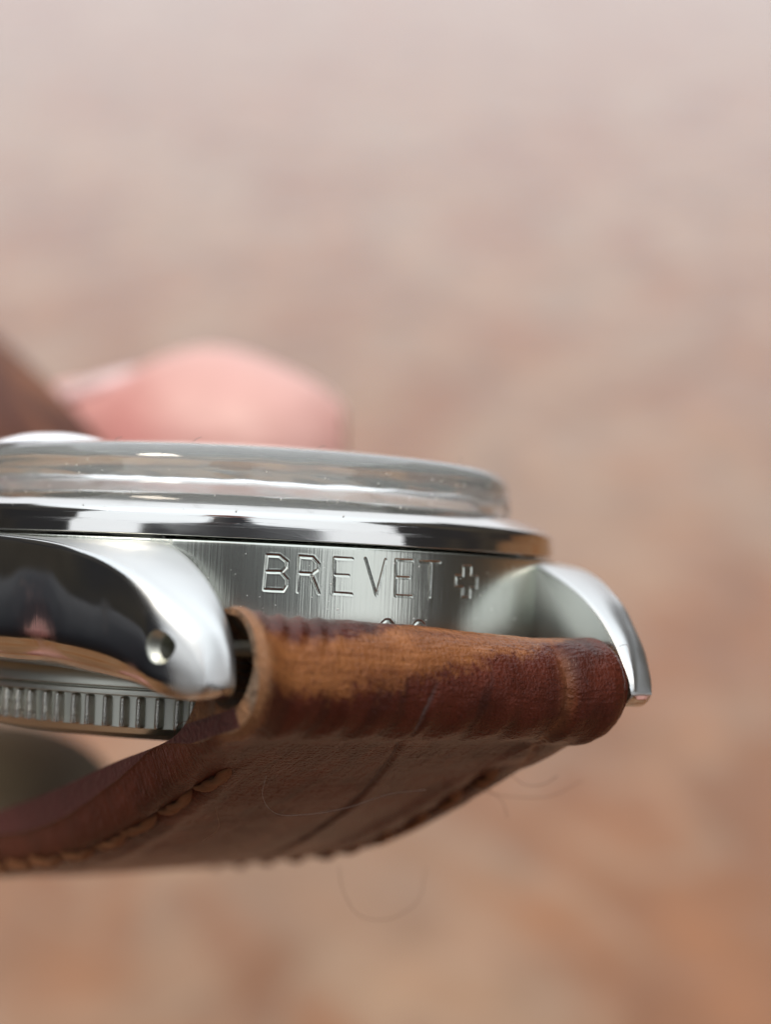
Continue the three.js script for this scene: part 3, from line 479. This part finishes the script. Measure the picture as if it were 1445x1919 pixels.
// ---------- the person holding the strap ----------
{
  const person = group('person', scene); person.position.set(0, 0.17, 0); person.rotation.x = THREE.MathUtils.degToRad(27 - PITCH);
  person.userData = { label: 'person in dark jacket pinching the strap, one pink fingertip showing behind the crystal', category: 'person' };
  const smin = (a, b, k) => { const h = clamp(0.5 + 0.5 * (b - a) / k); return lerp(b, a, h) - k * h * (1 - h); };
  const cone = (x, y, z, c) => { const [ax, ay, az, ra, bx, by, bz, rb] = c, dx = bx - ax, dy = by - ay, dz = bz - az, t = clamp(((x - ax) * dx + (y - ay) * dy + (z - az) * dz) / (dx * dx + dy * dy + dz * dz + 1e-12)); return Math.hypot(x - ax - t * dx, y - ay - t * dy, z - az - t * dz) - lerp(ra, rb, t); };
  function solid(chains, c, half, res, k, kk) { // chains of joints [x, y, z, r]: smooth inside a chain, then joined
    const mc = new MarchingCubes(res, new THREE.MeshBasicMaterial(), false, false, 260000); mc.isolation = 0;
    const sets = chains.map((ch) => ch.slice(1).map((p, i) => [...ch[i], ...p]));
    for (let iz = 0; iz < res; iz++) for (let iy = 0; iy < res; iy++) for (let ix = 0; ix < res; ix++) {
      const x = c[0] + half * (ix - res / 2) / (res / 2), y = c[1] + half * (iy - res / 2) / (res / 2), z = c[2] + half * (iz - res / 2) / (res / 2);
      let d = 9; for (const st of sets) { let e = 9; for (const q of st) e = smin(e, cone(x, y, z, q), k); d = smin(d, e, kk); }
      mc.field[ix + iy * res + iz * res * res] = -d / half;
    }
    mc.update();
    const g = new THREE.BufferGeometry(), n = mc.count, P = new Float32Array(n * 3); for (let i = 0; i < n; i++) for (let a = 0; a < 3; a++) P[i * 3 + a] = mc.positionArray[i * 3 + a] * half + c[a];
    g.setAttribute('position', new THREE.BufferAttribute(P, 3)); g.setAttribute('uv', new THREE.BufferAttribute(new Float32Array(n * 2).map((_, i) => P[(i >> 1) * 3 + (i & 1)] * 8), 2));
    const m = mergeVertices(g, 1e-6); m.computeVertexNormals(); return m;
  }
  const hand = solid([
    [[-0.0008, -0.0165, -0.0445, 0.0074], [-0.0060, -0.0178, -0.0480, 0.0084], [-0.0185, -0.0255, -0.0576, 0.0088], [-0.044, -0.0315, -0.0625, 0.009], [-0.089, -0.029, -0.055, 0.0105]],
    [[-0.058, -0.049, -0.040, 0.0078], [-0.074, -0.060, -0.050, 0.0085], [-0.096, -0.045, -0.052, 0.0105]],
    [[-0.06, -0.060, -0.026, 0.0075], [-0.076, -0.070, -0.036, 0.0082], [-0.1, -0.055, -0.040, 0.0105]],
    [[-0.066, -0.064, -0.012, 0.0066], [-0.081, -0.072, -0.020, 0.0072], [-0.106, -0.058, -0.026, 0.0095]],
    [[-0.089, -0.031, -0.044, 0.0085], [-0.097, -0.029, -0.033, 0.0095], [-0.112, -0.034, -0.016, 0.012], [-0.145, -0.038, -0.018, 0.018]],
    [[-0.089, -0.029, -0.055, 0.011], [-0.114, -0.034, -0.040, 0.016], [-0.154, -0.032, -0.022, 0.021]],
    [[-0.106, -0.056, -0.028, 0.011], [-0.129, -0.046, -0.026, 0.016], [-0.154, -0.034, -0.018, 0.022], [-0.189, -0.028, 0.0, 0.024]],
    [[-0.098, -0.046, -0.050, 0.011], [-0.129, -0.04, -0.034, 0.016], [-0.154, -0.032, -0.022, 0.02]],
  ], [-0.092, -0.035, -0.032], 0.1, 120, 0.004, 0.006);
  const head = solid([
    [[0.02, 0.50, 0.42, 0.082], [0.02, 0.575, 0.43, 0.088]], [[0.02, 0.475, 0.385, 0.05], [0.02, 0.455, 0.37, 0.035]], [[0.02, 0.535, 0.345, 0.008], [0.02, 0.505, 0.328, 0.014]],
    [[0.02, 0.47, 0.45, 0.058], [0.02, 0.34, 0.48, 0.062]], [[-0.072, 0.53, 0.435, 0.012], [-0.07, 0.50, 0.43, 0.009]], [[0.112, 0.53, 0.435, 0.012], [0.11, 0.50, 0.43, 0.009]],
  ], [0.02, 0.5, 0.42], 0.19, 64, 0.02, 0.015);
  const other = solid([
    [[0.17, -0.148, 0.03, 0.008], [0.185, -0.14, 0.07, 0.01], [0.20, -0.14, 0.10, 0.014]], [[0.19, -0.15, 0.015, 0.008], [0.20, -0.14, 0.06, 0.01], [0.205, -0.14, 0.10, 0.014]], [[0.21, -0.15, 0.018, 0.008], [0.215, -0.14, 0.06, 0.01], [0.215, -0.14, 0.10, 0.014]],
    [[0.235, -0.15, 0.03, 0.007], [0.232, -0.14, 0.065, 0.009], [0.225, -0.14, 0.10, 0.014]], [[0.155, -0.15, 0.085, 0.009], [0.18, -0.142, 0.11, 0.012], [0.205, -0.14, 0.14, 0.016]], [[0.21, -0.14, 0.10, 0.02], [0.215, -0.135, 0.14, 0.022], [0.24, -0.12, 0.20, 0.026]],
  ], [0.2, -0.14, 0.1], 0.13, 80, 0.004, 0.006);
  const skinCol = texture(256, 256, (u, v) => { const n = fbm(u * 20, v * 20, 4); const b = sstep(0.4, 0.65, fbm(u * 5 + 3, v * 5, 3)); return [0.6 * (0.85 + 0.3 * n), lerp(0.24, 0.32, b) * (0.8 + 0.4 * n), lerp(0.215, 0.27, b) * (0.8 + 0.4 * n)]; }, true);
  const skin = new THREE.MeshPhysicalMaterial({ name: 'skin', map: skinCol, roughness: 0.45 });
  const body = new THREE.Mesh(hand, skin); body.name = 'hand'; person.add(body);
  for (const [g, n] of [[head, 'head'], [other, 'hand']]) { const m = new THREE.Mesh(g, skin); m.name = n; person.add(m); }
  const coat = solid([
    [[0.02, -0.3, 0.52, 0.15], [0.02, 0.05, 0.52, 0.15], [0.02, 0.24, 0.5, 0.14], [0.02, 0.33, 0.49, 0.085]], [[-0.1, -0.3, 0.53, 0.12], [-0.1, 0.2, 0.52, 0.12]], [[0.14, -0.3, 0.53, 0.12], [0.14, 0.2, 0.52, 0.12]],
    [[-0.12, 0.27, 0.5, 0.075], [-0.22, 0.23, 0.48, 0.075], [-0.36, 0.02, 0.28, 0.06], [-0.15, -0.03, -0.008, 0.036]],
    [[0.16, 0.27, 0.5, 0.075], [0.25, 0.23, 0.48, 0.075], [0.34, -0.06, 0.36, 0.058], [0.24, -0.118, 0.2, 0.034]],
  ], [0, 0.02, 0.33], 0.46, 84, 0.03, 0.04);
  const jm = new THREE.Mesh(coat, new THREE.MeshPhysicalMaterial({ name: 'dark_cloth', color: new THREE.Color(0.02, 0.021, 0.027), roughness: 0.85 })); jm.name = 'jacket'; person.add(jm);
  const hairG = solid([[[0.02, 0.585, 0.445, 0.092], [0.02, 0.54, 0.475, 0.082]]], [0.02, 0.55, 0.45], 0.15, 48, 0.02, 0.02);
  const hm = new THREE.Mesh(hairG, new THREE.MeshPhysicalMaterial({ name: 'hair', color: new THREE.Color(0.03, 0.02, 0.014), roughness: 0.6 })); hm.name = 'hair'; person.add(hm);
  // nail on the fingertip that shows
  const ng = new THREE.SphereGeometry(1, 32, 20); ng.scale(0.0066, 0.0013, 0.0046);
  const nail = new THREE.Mesh(ng, new THREE.MeshPhysicalMaterial({ name: 'nail', color: new THREE.Color(0.74, 0.52, 0.5), roughness: 0.25 })); nail.name = 'fingernail';
  { const ax = new THREE.Vector3(0.0125, 0.0088, 0.0098).normalize(), upv = new THREE.Vector3(-0.2, 0.9, -0.4), zz = new THREE.Vector3().crossVectors(ax, upv).normalize(), yy = new THREE.Vector3().crossVectors(zz, ax); nail.quaternion.setFromRotationMatrix(new THREE.Matrix4().makeBasis(ax, yy, zz)); nail.position.set(-0.0135, -0.0222, -0.0537).addScaledVector(yy, 0.0078); }
  body.add(nail);
  person.traverse((o) => { if (o.isMesh) o.castShadow = o.receiveShadow = true; });
}

renderer.render(scene, camera);
